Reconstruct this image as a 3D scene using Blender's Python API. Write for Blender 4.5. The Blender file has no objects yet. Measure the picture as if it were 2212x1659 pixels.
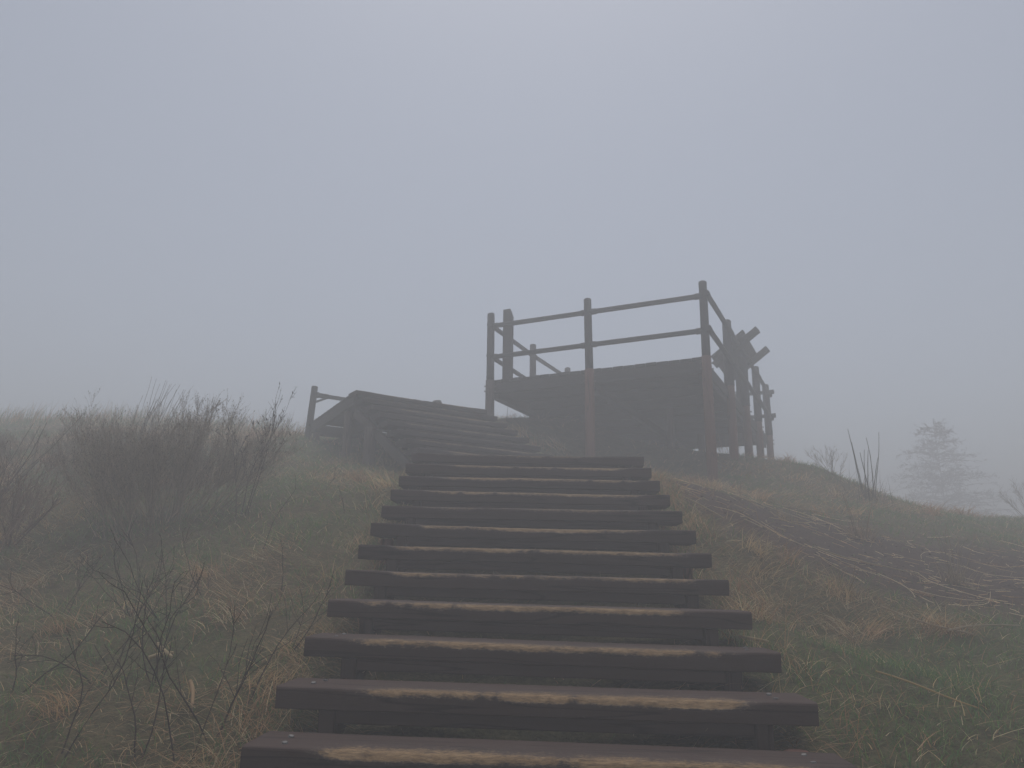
import bpy, bmesh, math, random
import numpy as np
from mathutils import Matrix, Vector

rng = np.random.default_rng(7)
random.seed(7)
SC = bpy.context.scene
COL = SC.collection

# ------------------------------------------------------------------ camera
EYE = 1.65
TH, RO, FPX = math.radians(14.5), .012, 1660.0        # FPX: focal length for a 2212 px wide frame
_c, _s = math.cos(TH), math.sin(TH)
_R, _U, _F = np.array([1, 0, 0.]), np.array([0, -_s, _c]), np.array([0, _c, _s])
CR = _R * math.cos(RO) + _U * math.sin(RO)
CU = -_R * math.sin(RO) + _U * math.cos(RO)
cam_d = bpy.data.cameras.new('camera')
cam_d.sensor_width = 36
cam_d.lens = 36 * FPX / 2212
cam_d.clip_end = 2000
cam_d.clip_start = .05
cam = bpy.data.objects.new('camera', cam_d)
COL.objects.link(cam)
cam.matrix_world = Matrix(((CR[0], CU[0], -_F[0], 0), (CR[1], CU[1], -_F[1], 0), (CR[2], CU[2], -_F[2], EYE), (0, 0, 0, 1)))
SC.camera = cam

def ray(px, py): return _F + CR * (px - 1106) / FPX - CU * (py - 829.5) / FPX
def atd(px, py, d):
    v = ray(px, py); return np.array([0, 0, EYE]) + v * d / v[1]
def atz(px, py, z):
    v = ray(px, py); return np.array([0, 0, EYE]) + v * (z - EYE) / v[2]

# ------------------------------------------------------------------ sky, sun, exposure
SUN_EL, SUN_AZ = math.radians(72), math.radians(3)     # high, ahead and a little to the right, behind the cloud
w = bpy.data.worlds.new('World'); SC.world = w; w.use_nodes = True
nt = w.node_tree; nt.nodes.clear()
sky = nt.nodes.new('ShaderNodeTexSky'); sky.sky_type = 'NISHITA'; sky.sun_disc = False
sky.sun_elevation = SUN_EL; sky.sun_rotation = SUN_AZ
sky.air_density = 1.0; sky.dust_density = 4.0; sky.ozone_density = 1.0; sky.altitude = 1200
hs = nt.nodes.new('ShaderNodeHueSaturation'); hs.inputs['Saturation'].default_value = .53
bg = nt.nodes.new('ShaderNodeBackground'); bg.inputs['Strength'].default_value = .095
wo = nt.nodes.new('ShaderNodeOutputWorld')
nt.links.new(sky.outputs[0], hs.inputs['Color']); nt.links.new(hs.outputs[0], bg.inputs['Color']); nt.links.new(bg.outputs[0], wo.inputs[0])
sd = bpy.data.lights.new('sun', 'SUN'); sd.energy = 1.5; sd.angle = math.radians(40); sd.color = (1, .97, .93)
sun = bpy.data.objects.new('sun', sd); COL.objects.link(sun)
sdir = Vector((math.sin(SUN_AZ) * math.cos(SUN_EL), math.cos(SUN_AZ) * math.cos(SUN_EL), math.sin(SUN_EL)))
sun.rotation_euler = sdir.to_track_quat('Z', 'Y').to_euler(); sun.location = (0, 0, 30)
SC.view_settings.view_transform = 'Standard'; SC.view_settings.look = 'None'
SC.view_settings.exposure = .36; SC.view_settings.gamma = 1
SC.cycles.volume_bounces = 6; SC.cycles.max_bounces = 12; SC.cycles.diffuse_bounces = 6; SC.cycles.transmission_bounces = 6
SC.cycles.use_denoising = True; SC.cycles.use_adaptive_sampling = False
HAZE_DENSITY = .066

# ------------------------------------------------------------------ noise + terrain height
def _hash(ix, iy, seed):
    h = (ix * 374761393 + iy * 668265263 + seed * 974711) & 0x7fffffff
    h = ((h ^ (h >> 13)) * 1274126177) & 0x7fffffff
    return ((h ^ (h >> 16)) & 0xffff) / 65535.0
def vnoise(x, y, scale, seed=0):
    x = np.asarray(x, float) / scale; y = np.asarray(y, float) / scale
    ix = np.floor(x).astype(np.int64); iy = np.floor(y).astype(np.int64)
    fx = x - ix; fy = y - iy
    fx = fx * fx * (3 - 2 * fx); fy = fy * fy * (3 - 2 * fy)
    a = _hash(ix, iy, seed); b = _hash(ix + 1, iy, seed); c = _hash(ix, iy + 1, seed); d = _hash(ix + 1, iy + 1, seed)
    return (a * (1 - fx) + b * fx) * (1 - fy) + (c * (1 - fx) + d * fx) * fy
def fnoise(x, y, scale, seed=0):
    return .55 * vnoise(x, y, scale, seed) + .3 * vnoise(x, y, scale * .47, seed + 1) + .15 * vnoise(x, y, scale * .21, seed + 2)

def tread_up(d): return -.518 + .4167 * (d - 2.561)
ctl = []
for d in (-2, 0, 1, 2.5, 4, 5.5, 6.3):
    ctl += [(.12, d, tread_up(d) - .29), (-1.0, d, tread_up(d) - .27), (1.25, d, tread_up(d) - .25)]
def cpx(px, py, d):
    p = atd(px, py, d); ctl.append((p[0], p[1], p[2] - EYE))
for q in ((1535, 1040, 9.0), (1650, 990, 10.9), (1600, 990, 10.6), (1750, 1006, 10.5), (1800, 1036, 10.0), (1840, 1064, 9.7), (1900, 1082, 9.5),
          (2000, 1102, 10.2), (2100, 1117, 11.2), (2212, 1142, 12.2), (2330, 1165, 12.5),
          (300, 1135, 6), (0, 1130, 6.0), (600, 1052, 7), (0, 1350, 4.3), (0, 1640, 2.9), (2212, 1640, 2.8), (2212, 1400, 4.2), (2212, 1250, 6.3),
          (1800, 1200, 6), (1800, 1400, 4.2), (735, 990, 9.3), (803, 1004, 8.5), (690, 962, 10.0), (760, 1010, 8.2), (663, 950, 10.9),
          (560, 934, 15.5), (400, 932, 17.5), (200, 930, 18), (0, 926, 17.5), (-300, 930, 17)):
    cpx(*q)
for q in ((1095, 908, 10.3), (1160, 902, 11.0), (1250, 912, 11.4), (1340, 945, 11.3), (1420, 966, 11.2), (1490, 972, 11.1)): cpx(*q)
ctl += [(.9, 7.6, 1.08), (-.4, 7.2, .85), (1.05, 9.5, 1.35),  (2.2, 12.3, 1.75), (.9, 13, 2.05),
        (4.2, 12.8, 1.5), (5, 13.2, .9), (6, 14, .7), (8, 15.5, .3), (3.6, 14.5, 1.5), (-1.2, 10.5, 1.95), (-2.5, 13, 2.3), (-6, 23, 3.0), (-11, 24, 2.4), (-2, 19, 2.2), (0, 17, 1.6), (5, 17, .3), (11, 17, -.3),
        (3, 21, .6), (-3, -3, -3), (4, -3, -3.2), (0, -12, -6.5), (-14, 2, -1.2), (-14, 10, 1.0), (12, 2, -1.6), (13, 9, .2)]
for k in range(10):
    a = k * math.tau / 10
    ctl.append((45 * math.cos(a), 8 + 45 * math.sin(a), -9))
    ctl.append((170 * math.cos(a), 8 + 170 * math.sin(a), -42))
ctl = np.array(ctl)
def _tps(r2): return .5 * r2 * np.log(r2 + 1e-9)
_n = len(ctl)
_K = _tps(((ctl[:, None, :2] - ctl[None, :, :2]) ** 2).sum(-1)) + np.eye(_n) * .015
_P = np.c_[np.ones(_n), ctl[:, :2]]
_A = np.block([[_K, _P], [_P.T, np.zeros((3, 3))]])
_W = np.linalg.solve(_A, np.r_[ctl[:, 2], 0, 0, 0])
def hz(x, y):
    x = np.atleast_1d(np.asarray(x, float)); y = np.atleast_1d(np.asarray(y, float))
    out = np.empty(x.size); xf, yf = x.ravel(), y.ravel()
    for i in range(0, x.size, 20000):
        a, b = xf[i:i + 20000], yf[i:i + 20000]
        r2 = (a[:, None] - ctl[None, :, 0]) ** 2 + (b[:, None] - ctl[None, :, 1]) ** 2
        out[i:i + 20000] = _tps(r2) @ _W[:_n] + _W[_n] + _W[_n + 1] * a + _W[_n + 2] * b
    near = np.exp(-((xf / 16) ** 2 + ((yf - 6) / 16) ** 2))
    out += EYE + near * (.10 * (fnoise(xf, yf, 1.3, 3) - .5) + .05 * (vnoise(xf, yf, .35, 9) - .5))
    return out.reshape(x.shape)
def gz(x, y): return float(hz(x, y)[0])

def soil_mask(x, y):
    """bare, raked soil on the slope right of the stairs"""
    lo = 5.15 - .36 * (x - 1.3) + .9 * (fnoise(x, y, .9, 21) - .5)
    hi = 8.0 + .9 * (fnoise(x, y, 1.1, 22) - .5)
    m = np.clip((x - 1.15) / .35, 0, 1) * np.clip((y - lo) / .8, 0, 1) * np.clip((hi - y) / 1.0, 0, 1)
    return m

# ------------------------------------------------------------------ materials
def new_mat(name):
    m = bpy.data.materials.new(name); m.use_nodes = True
    n = m.node_tree; n.nodes.clear()
    o = n.nodes.new('ShaderNodeOutputMaterial'); b = n.nodes.new('ShaderNodeBsdfPrincipled')
    n.links.new(b.outputs[0], o.inputs[0])
    return m, n, b
def N(n, t, **kw):
    x = n.nodes.new(t)
    for k, v in kw.items(): setattr(x, k, v)
    return x
def noise(n, coord, scale, detail=4, rough=.55):
    x = N(n, 'ShaderNodeTexNoise'); x.inputs['Scale'].default_value = scale; x.inputs['Detail'].default_value = detail; x.inputs['Roughness'].default_value = rough
    n.links.new(coord, x.inputs['Vector']); return x
def mapping(n, coord, scale):
    x = N(n, 'ShaderNodeMapping'); x.inputs['Scale'].default_value = scale; n.links.new(coord, x.inputs['Vector']); return x.outputs[0]
def ramp(n, fac, stops):
    r = N(n, 'ShaderNodeValToRGB'); e = r.color_ramp.elements
    while len(e) < len(stops): e.new(.5)
    for i, (p, c) in enumerate(stops):
        e[i].position = p; e[i].color = (*c, 1) if len(c) == 3 else c
    n.links.new(fac, r.inputs[0]); return r.outputs[0]
def mix(n, fac, a, b, mode='MIX'):
    m = N(n, 'ShaderNodeMix', data_type='RGBA', blend_type=mode)
    for sock, v in ((m.inputs[0], fac), (m.inputs[6], a), (m.inputs[7], b)):
        if isinstance(v, (int, float)): sock.default_value = v
        elif isinstance(v, tuple): sock.default_value = (*v, 1)
        else: n.links.new(v, sock)
    return m.outputs[2]
def math_(n, op, a, b=0.0, clamp=False):
    m = N(n, 'ShaderNodeMath', operation=op, use_clamp=clamp)
    for sock, v in ((m.inputs[0], a), (m.inputs[1], b)):
        if isinstance(v, (int, float)): sock.default_value = v
        else: n.links.new(v, sock)
    return m.outputs[0]
def bump(n, b, h, strength, dist):
    x = N(n, 'ShaderNodeBump'); x.inputs['Strength'].default_value = strength; x.inputs['Distance'].default_value = dist
    n.links.new(h, x.inputs['Height']); n.links.new(x.outputs[0], b.inputs['Normal'])

def offset_coord(n):
    """object coordinates moved by the object's own random number, so pieces sharing a mesh differ"""
    tc = N(n, 'ShaderNodeTexCoord'); oi = N(n, 'ShaderNodeObjectInfo')
    v = N(n, 'ShaderNodeVectorMath', operation='MULTIPLY_ADD')
    n.links.new(oi.outputs['Random'], v.inputs[0]); v.inputs[1].default_value = (37, 17, 23); n.links.new(tc.outputs['Object'], v.inputs[2])
    return v.outputs[0], oi.outputs['Random']

def wood(name, dark, light, grain=(2.5, 40, 40), rough=.78, worn=None):
    m, n, b = new_mat(name)
    co, rnd = offset_coord(n)
    g = noise(n, mapping(n, co, grain), 1.0, 6, .6)
    big = noise(n, co, 3.2, 3)
    c = ramp(n, g.outputs[0], [(.3, dark), (.72, light)])
    ck = noise(n, mapping(n, co, tuple(v * .38 for v in grain)), 1.0, 2, .4)
    crack = ramp(n, ck.outputs[0], [(.482, (0, 0, 0)), (.497, (1, 1, 1)), (.503, (1, 1, 1)), (.518, (0, 0, 0))])
    c = mix(n, math_(n, 'MULTIPLY', big.outputs[0], .55), c, tuple(.55 * x for x in dark))
    c = mix(n, math_(n, 'MULTIPLY', rnd, .35), c, tuple(1.5 * x for x in light))
    c = mix(n, math_(n, 'MULTIPLY', crack, .75), c, tuple(.2 * v for v in dark))
    hsum = math_(n, 'SUBTRACT', g.outputs[0], math_(n, 'MULTIPLY', crack, .8))
    if worn:
        at = N(n, 'ShaderNodeAttribute', attribute_name='wear')
        fib = noise(n, mapping(n, co, (26, 120, 120)), 1.0, 5, .7)
        rag = noise(n, mapping(n, co, (75, 95, 95)), 1.0, 4, .7)
        mid = noise(n, mapping(n, co, (11, 22, 22)), 1.0, 3, .55)
        wv = math_(n, 'ADD', at.outputs['Fac'], math_(n, 'MULTIPLY', math_(n, 'SUBTRACT', rag.outputs[0], .5), 1.0))
        wv = math_(n, 'ADD', wv, math_(n, 'MULTIPLY', math_(n, 'SUBTRACT', mid.outputs[0], .5), .55))
        fine = noise(n, mapping(n, co, (70, 160, 160)), 1.0, 4, .6)
        wv = math_(n, 'ADD', wv, math_(n, 'MULTIPLY', math_(n, 'SUBTRACT', fib.outputs[0], .5), .55))
        wv = math_(n, 'ADD', wv, math_(n, 'MULTIPLY', math_(n, 'SUBTRACT', fine.outputs[0], .5), 1.0))
        mask = ramp(n, wv, [(.40, (0, 0, 0)), (.54, (.4, .4, .4)), (.85, (1, 1, 1))])
        grey = ramp(n, wv, [(.12, (0, 0, 0)), (.5, (1, 1, 1))])
        bare = ramp(n, fib.outputs[0], [(.25, worn[0]), (.5, worn[1]), (.72, worn[2])])
        c = mix(n, math_(n, 'MULTIPLY', grey, .65), c, ramp(n, fib.outputs[0], [(.3, (.035, .028, .026)), (.7, (.11, .092, .082))]))
        c = mix(n, mask, c, bare)
        hsum = math_(n, 'SUBTRACT', math_(n, 'ADD', g.outputs[0], fib.outputs[0]), math_(n, 'MULTIPLY', mask, 1.2))
    n.links.new(c, b.inputs['Base Color'])
    b.inputs['Roughness'].default_value = rough
    b.inputs['Specular IOR Level'].default_value = .15
    bump(n, b, hsum, .5, .004)
    return m
M = {}
M['stair'] = wood('brown_stained_timber', (.036, .021, .018), (.070, .045, .038), worn=((.075, .050, .032), (.21, .135, .070), (.36, .25, .14)))
M['stair_upper'] = wood('grey_brown_stained_timber', (.032, .022, .021), (.065, .048, .045), worn=((.075, .050, .032), (.21, .135, .070), (.36, .25, .14)))
M['stair_side'] = wood('weathered_stringer_timber', (.045, .034, .030), (.085, .068, .060))
M['stair_plain'] = wood('brown_stained_timber_frame', (.034, .0205, .018), (.064, .042, .036))
M['grey_wood'] = wood('dark_grey_timber', (.030, .026, .025), (.062, .054, .050))
M['log_grey'] = wood('dark_round_log', (.022, .022, .024), (.045, .044, .045), grain=(40, 40, 3))
M['log_red'] = wood('red_brown_round_log', (.13, .058, .040), (.25, .12, .085), grain=(40, 40, 3))
M['log_brown'] = wood('brown_round_log', (.090, .068, .060), (.17, .135, .118), grain=(40, 40, 3))

def plain(name, col, rough=.6, metal=0.0):
    m, n, b = new_mat(name)
    co, rnd = offset_coord(n)
    g = noise(n, co, 60, 4)
    n.links.new(mix(n, math_(n, 'MULTIPLY', g.outputs[0], .6), col, tuple(.45 * x for x in col)), b.inputs['Base Color'])
    b.inputs['Roughness'].default_value = rough; b.inputs['Metallic'].default_value = metal
    return m
M['screw'] = plain('galvanised_metal', (.16, .155, .15), .6, .4)
M['stone'] = plain('grey_stone', (.22, .21, .20), .9)
M['panel_face'] = plain('panel_sheet', (.10, .105, .11), .5)

def vcol(name, rough=.75, spec=.2, transl=.0):
    m, n, b = new_mat(name)
    at = N(n, 'ShaderNodeAttribute', attribute_name='Col')
    n.links.new(at.outputs['Color'], b.inputs['Base Color'])
    b.inputs['Roughness'].default_value = rough; b.inputs['Specular IOR Level'].default_value = spec
    if transl:
        t = N(n, 'ShaderNodeBsdfTranslucent'); n.links.new(at.outputs['Color'], t.inputs[0])
        ms = N(n, 'ShaderNodeMixShader'); ms.inputs[0].default_value = transl
        out = [x for x in n.nodes if x.type == 'OUTPUT_MATERIAL'][0]
        n.links.new(b.outputs[0], ms.inputs[1]); n.links.new(t.outputs[0], ms.inputs[2]); n.links.new(ms.outputs[0], out.inputs[0])
    return m
M['grass'] = vcol('grass_blades', .6, .3, .5)
M['straw'] = vcol('dry_straw', .7, .25, .3)
M['twig'] = vcol('bare_twigs', .8, .15)

# ground
m, n, b = new_mat('hill_soil'); M['ground'] = m
tc = N(n, 'ShaderNodeTexCoord')
at = N(n, 'ShaderNodeAttribute', attribute_name='Col')
g1 = noise(n, tc.outputs['Object'], 9, 8, .7); g2 = noise(n, tc.outputs['Object'], 55, 6, .7)
c = mix(n, .8, at.outputs['Color'], ramp(n, g1.outputs[0], [(.3, (.45, .45, .45)), (.7, (1.5, 1.45, 1.4))]), 'MULTIPLY')
c = mix(n, .8, c, ramp(n, g2.outputs[0], [(.3, (.4, .4, .4)), (.7, (1.6, 1.6, 1.6))]), 'MULTIPLY')
n.links.new(c, b.inputs['Base Color']); b.inputs['Roughness'].default_value = .95; b.inputs['Specular IOR Level'].default_value = .1
bump(n, b, math_(n, 'ADD', g1.outputs[0], math_(n, 'MULTIPLY', g2.outputs[0], .5)), .9, .05)

# ------------------------------------------------------------------ object helpers
def props(o, label=None, cat=None, group=None, kind=None):
    for k, v in (('label', label), ('category', cat), ('group', group), ('kind', kind)):
        if v: o[k] = v
    return o
def empty(name, loc, label, cat, group=None):
    o = bpy.data.objects.new(name, None); COL.objects.link(o); o.location = loc; o.empty_display_size = .1
    return props(o, label, cat, group)
def link(name, me, mat, parent=None, mw=None):
    if mat and not me.materials: me.materials.append(mat)
    o = bpy.data.objects.new(name, me); COL.objects.link(o)
    if mw is not None:
        if parent:
            L = Vector((0, 0, 0)); q = parent
            while q: L += q.location; q = q.parent
            mw = Matrix.Translation(-L) @ mw
            if parent.type == 'MESH': mw = parent.matrix_basis.to_3x3().to_4x4().inverted() @ mw
        o.matrix_basis = mw
    if parent: o.parent = parent
    return o
def smooth(me): me.polygons.foreach_set('use_smooth', [True] * len(me.polygons))
_cache = {}
def box_mesh(sx, sy, sz, bev=.004):
    """box, x along the length and centred, y and z centred"""
    key = ('b', round(sx, 4), round(sy, 4), round(sz, 4), bev)
    if key in _cache: return _cache[key].copy() if False else _cache[key]
    bm = bmesh.new(); bmesh.ops.create_cube(bm, size=1)
    for v in bm.verts: v.co = Vector((v.co.x * sx, v.co.y * sy, v.co.z * sz))
    if bev: bmesh.ops.bevel(bm, geom=bm.edges[:], offset=bev, segments=1, affect='EDGES')
    me = bpy.data.meshes.new('box'); bm.to_mesh(me); bm.free(); _cache[key] = me
    return me
def frame(o, x, z=(0, 0, 1)):
    """matrix with origin o, local x along x, local z as near z as can be"""
    x = Vector(x).normalized(); z = Vector(z); y = z.cross(x).normalized(); z = x.cross(y)
    return Matrix(((x[0], y[0], z[0], o[0]), (x[1], y[1], z[1], o[1]), (x[2], y[2], z[2], o[2]), (0, 0, 0, 1)))
def beam(name, p, q, wy, wz, mat, parent, bev=.004, up=(0, 0, 1)):
    """square timber from p to q (axis), wy wide, wz high"""
    p, q = Vector(p), Vector(q); me = box_mesh((q - p).length, wy, wz, bev)
    key = (me.name, mat.name)
    if me.materials and me.materials[0] != mat:
        if key not in _cache: _cache[key] = me.copy(); _cache[key].materials.clear()
        me = _cache[key]
    return link(name, me, mat, parent, frame((p + q) / 2, q - p, up))
def log_mesh(h, r0, r1, dome=True, seg=12, wob=.03):
    """upright round log, base at the origin, slightly uneven"""
    bm = bmesh.new(); rings = []
    zs = [0, h * .2, h * .4, h * .6, h * .8, h - (r1 * .35 if dome else .006)]
    prof = [(z, r0 + (r1 - r0) * z / h) for z in zs]
    prof += [(h - r1 * .12, r1 * .8), (h, r1 * .45)] if dome else [(h, r1 - .006)]
    ph = random.random() * 6
    for z, r in prof:
        rings.append([bm.verts.new((r * (1 + wob * math.sin(3 * a + ph + z * 2)) * math.cos(a), r * (1 + wob * math.cos(2 * a + ph)) * math.sin(a), z)) for a in (k * math.tau / seg for k in range(seg))])
    for a, b in zip(rings, rings[1:]):
        for k in range(seg): bm.faces.new((a[k], a[(k + 1) % seg], b[(k + 1) % seg], b[k]))
    bm.faces.new(rings[-1]); bm.faces.new(rings[0][::-1])
    me = bpy.data.meshes.new('log'); bm.to_mesh(me); bm.free()
    me.polygons.foreach_set('use_smooth', [len(p.vertices) == 4 for p in me.polygons])
    return me
def upright(name, base, top, r0, r1, mat, parent, dome=True, wob=.03):
    base, top = Vector(base), Vector(top); d = top - base
    me = log_mesh(d.length, r0, r1, dome, wob=wob)
    q = d.to_track_quat('Z', 'Y')
    return link(name, me, mat, parent, Matrix.Translation(base) @ q.to_matrix().to_4x4())
def rail(name, p, q, r, mat, parent, sleeve=.10):
    """round rail along local z with thicker sleeves at both ends"""
    p, q = Vector(p), Vector(q); L = (q - p).length; seg = 10
    prof = [(0, r * 1.2), (sleeve, r * 1.2), (sleeve + .01, r), (L * .33, r * 1.02), (L * .66, r * .98), (L - sleeve - .01, r), (L - sleeve, r * 1.2), (L, r * 1.2)]
    bm = bmesh.new(); rings = [[bm.verts.new((rr * math.cos(k * math.tau / seg), rr * math.sin(k * math.tau / seg), z)) for k in range(seg)] for z, rr in prof]
    for a, b in zip(rings, rings[1:]):
        for k in range(seg): bm.faces.new((a[k], a[(k + 1) % seg], b[(k + 1) % seg], b[k]))
    bm.faces.new(rings[-1]); bm.faces.new(rings[0][::-1])
    me = bpy.data.meshes.new('rail'); bm.to_mesh(me); bm.free()
    me.polygons.foreach_set('use_smooth', [len(f.vertices) == 4 for f in me.polygons])
    return link(name, me, mat, parent, Matrix.Translation(p) @ (q - p).to_track_quat('Z', 'Y').to_matrix().to_4x4())
def disc_mesh(r, h, seg=8):
    key = ('d', r, h)
    if key in _cache: return _cache[key]
    bm = bmesh.new(); bmesh.ops.create_cone(bm, cap_ends=True, segments=seg, radius1=r, radius2=r * .8, depth=h)
    me = bpy.data.meshes.new('disc'); bm.to_mesh(me); bm.free(); _cache[key] = me; return me

def np_mesh(name, V, tri=None, quad=None, col=None):
    me = bpy.data.meshes.new(name)
    V = np.ascontiguousarray(V, np.float32).reshape(-1, 3)
    me.vertices.add(len(V)); me.vertices.foreach_set('co', V.ravel())
    parts, starts, off = [], [], 0
    for f in (tri, quad):
        if f is not None and len(f):
            f = np.asarray(f, np.int32); parts.append(f.ravel()); starts.append(off + np.arange(len(f)) * f.shape[1]); off += f.size
    lv = np.concatenate(parts); ls = np.concatenate(starts)
    me.loops.add(len(lv)); me.loops.foreach_set('vertex_index', lv.astype(np.int32))
    me.polygons.add(len(ls)); me.polygons.foreach_set('loop_start', ls.astype(np.int32))
    me.update(calc_edges=True); me.validate()
    if col is not None:
        a = me.attributes.new('Col', 'FLOAT_COLOR', 'POINT')
        c4 = np.ones((len(V), 4), np.float32); c4[:, :3] = np.asarray(col).reshape(-1, 3); a.data.foreach_set('color', c4.ravel())
    return me

def blades(base, az, length, lean, bend, width, col, S=3, tipcol=None, tipw=.15):
    """curved tapering strips. lean: angle from the vertical at the foot, bend: extra angle gained by the tip"""
    n_ = len(base); t = np.linspace(0, 1, S + 1)
    d = np.stack([np.cos(az), np.sin(az)], -1)
    pos = np.zeros((n_, S + 1, 3)); pos[:, 0] = base
    for k in range(1, S + 1):
        ang = lean + bend * (t[k] + t[k - 1]) * .5
        st = length / S
        pos[:, k, :2] = pos[:, k - 1, :2] + d * (np.sin(ang) * st)[:, None]
        pos[:, k, 2] = pos[:, k - 1, 2] + np.cos(ang) * st
    tw = rng.uniform(0, math.tau, n_)
    side = np.stack([np.cos(tw), np.sin(tw), rng.uniform(-.3, .3, n_)], -1)
    wd = width[:, None] * np.maximum(1 - t ** 1.5, tipw)[None]
    L = pos - side[:, None] * wd[..., None] * .5; Rr = pos + side[:, None] * wd[..., None] * .5
    V = np.stack([L, Rr], 2).reshape(n_, -1, 3)
    i0 = (np.arange(n_) * (2 * (S + 1)))[:, None]
    q = np.concatenate([i0 + np.array([[2 * k, 2 * k + 1, 2 * k + 3, 2 * k + 2]]) for k in range(S)], 1).reshape(-1, 4)
    tc_ = col if tipcol is None else tipcol
    C = (col[:, None] * (1 - t)[None, :, None] + tc_[:, None] * t[None, :, None])
    C = np.repeat(C[:, :, None], 2, 2).reshape(n_, -1, 3)
    return V.reshape(-1, 3), q, C.reshape(-1, 3)
def tubes(P, Rd, col, m_=3):
    """P (n,K,3) polylines with radii Rd (n,K): open prisms with m_ sides"""
    n_, K = P.shape[:2]
    T = np.gradient(P, axis=1); T /= np.linalg.norm(T, axis=2, keepdims=True) + 1e-9
    ref = np.where(np.abs(T[..., 2:3]) < .9, np.array([0, 0, 1.]), np.array([1., 0, 0]))
    A = np.cross(T, ref); A /= np.linalg.norm(A, axis=2, keepdims=True) + 1e-9
    B = np.cross(T, A)
    an = np.arange(m_) * math.tau / m_
    V = P[:, :, None] + Rd[:, :, None, None] * (np.cos(an)[None, None, :, None] * A[:, :, None] + np.sin(an)[None, None, :, None] * B[:, :, None])
    i0 = (np.arange(n_) * K * m_)[:, None]
    qs = [[k * m_ + j, k * m_ + (j + 1) % m_, (k + 1) * m_ + (j + 1) % m_, (k + 1) * m_ + j] for k in range(K - 1) for j in range(m_)]
    q = (i0[:, :, None] + np.array(qs)[None]).reshape(-1, 4)
    C = np.repeat(np.asarray(col).reshape(n_, 1, 3), K * m_, 1).reshape(-1, 3)
    return V.reshape(-1, 3), q, C
def merge(chunks):
    V, Q, C, off = [], [], [], 0
    for v, q, c in chunks:
        V.append(v); Q.append(q + off); C.append(c); off += len(v)
    return np.concatenate(V), np.concatenate(Q), np.concatenate(C)
def jitter(base, n_, amt=.25, hue=.1):
    b = np.array(base)[None] * (1 + amt * rng.uniform(-1, 1, (n_, 1)))
    return np.clip(b * (1 + hue * rng.uniform(-1, 1, (n_, 3))), .004, 1)

# ------------------------------------------------------------------ terrain sheet
def spread(lo, hi, n_, c0, w_):
    u = np.linspace(-1, 1, n_); s = np.sinh(u * 5.2) / np.sinh(5.2)
    return c0 + np.where(s < 0, s * (c0 - lo), s * (hi - c0))
gx = spread(-260, 260, 300, 0, 1); gy = spread(-240, 280, 320, 6, 1)
X, Y = np.meshgrid(gx, gy); Z = hz(X, Y)
sm = soil_mask(X, Y)[..., None]
gm = fnoise(X, Y, 1.1, 5)[..., None]
gcol = np.array([.085, .095, .045]) * (1 - gm) + np.array([.14, .105, .062]) * gm
gcol = gcol * (1 - sm) + np.array([.075, .050, .038]) * sm
ii = np.arange(X.size).reshape(X.shape)
quad = np.stack([ii[:-1, :-1], ii[:-1, 1:], ii[1:, 1:], ii[1:, :-1]], -1).reshape(-1, 4)
me = np_mesh('hill', np.stack([X, Y, Z], -1), quad=quad, col=gcol.reshape(-1, 3)); smooth(me)
props(link('hill_ground', me, M['ground']), kind='structure', label='grassy hill slope with a bare soil patch', cat='hill')

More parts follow.
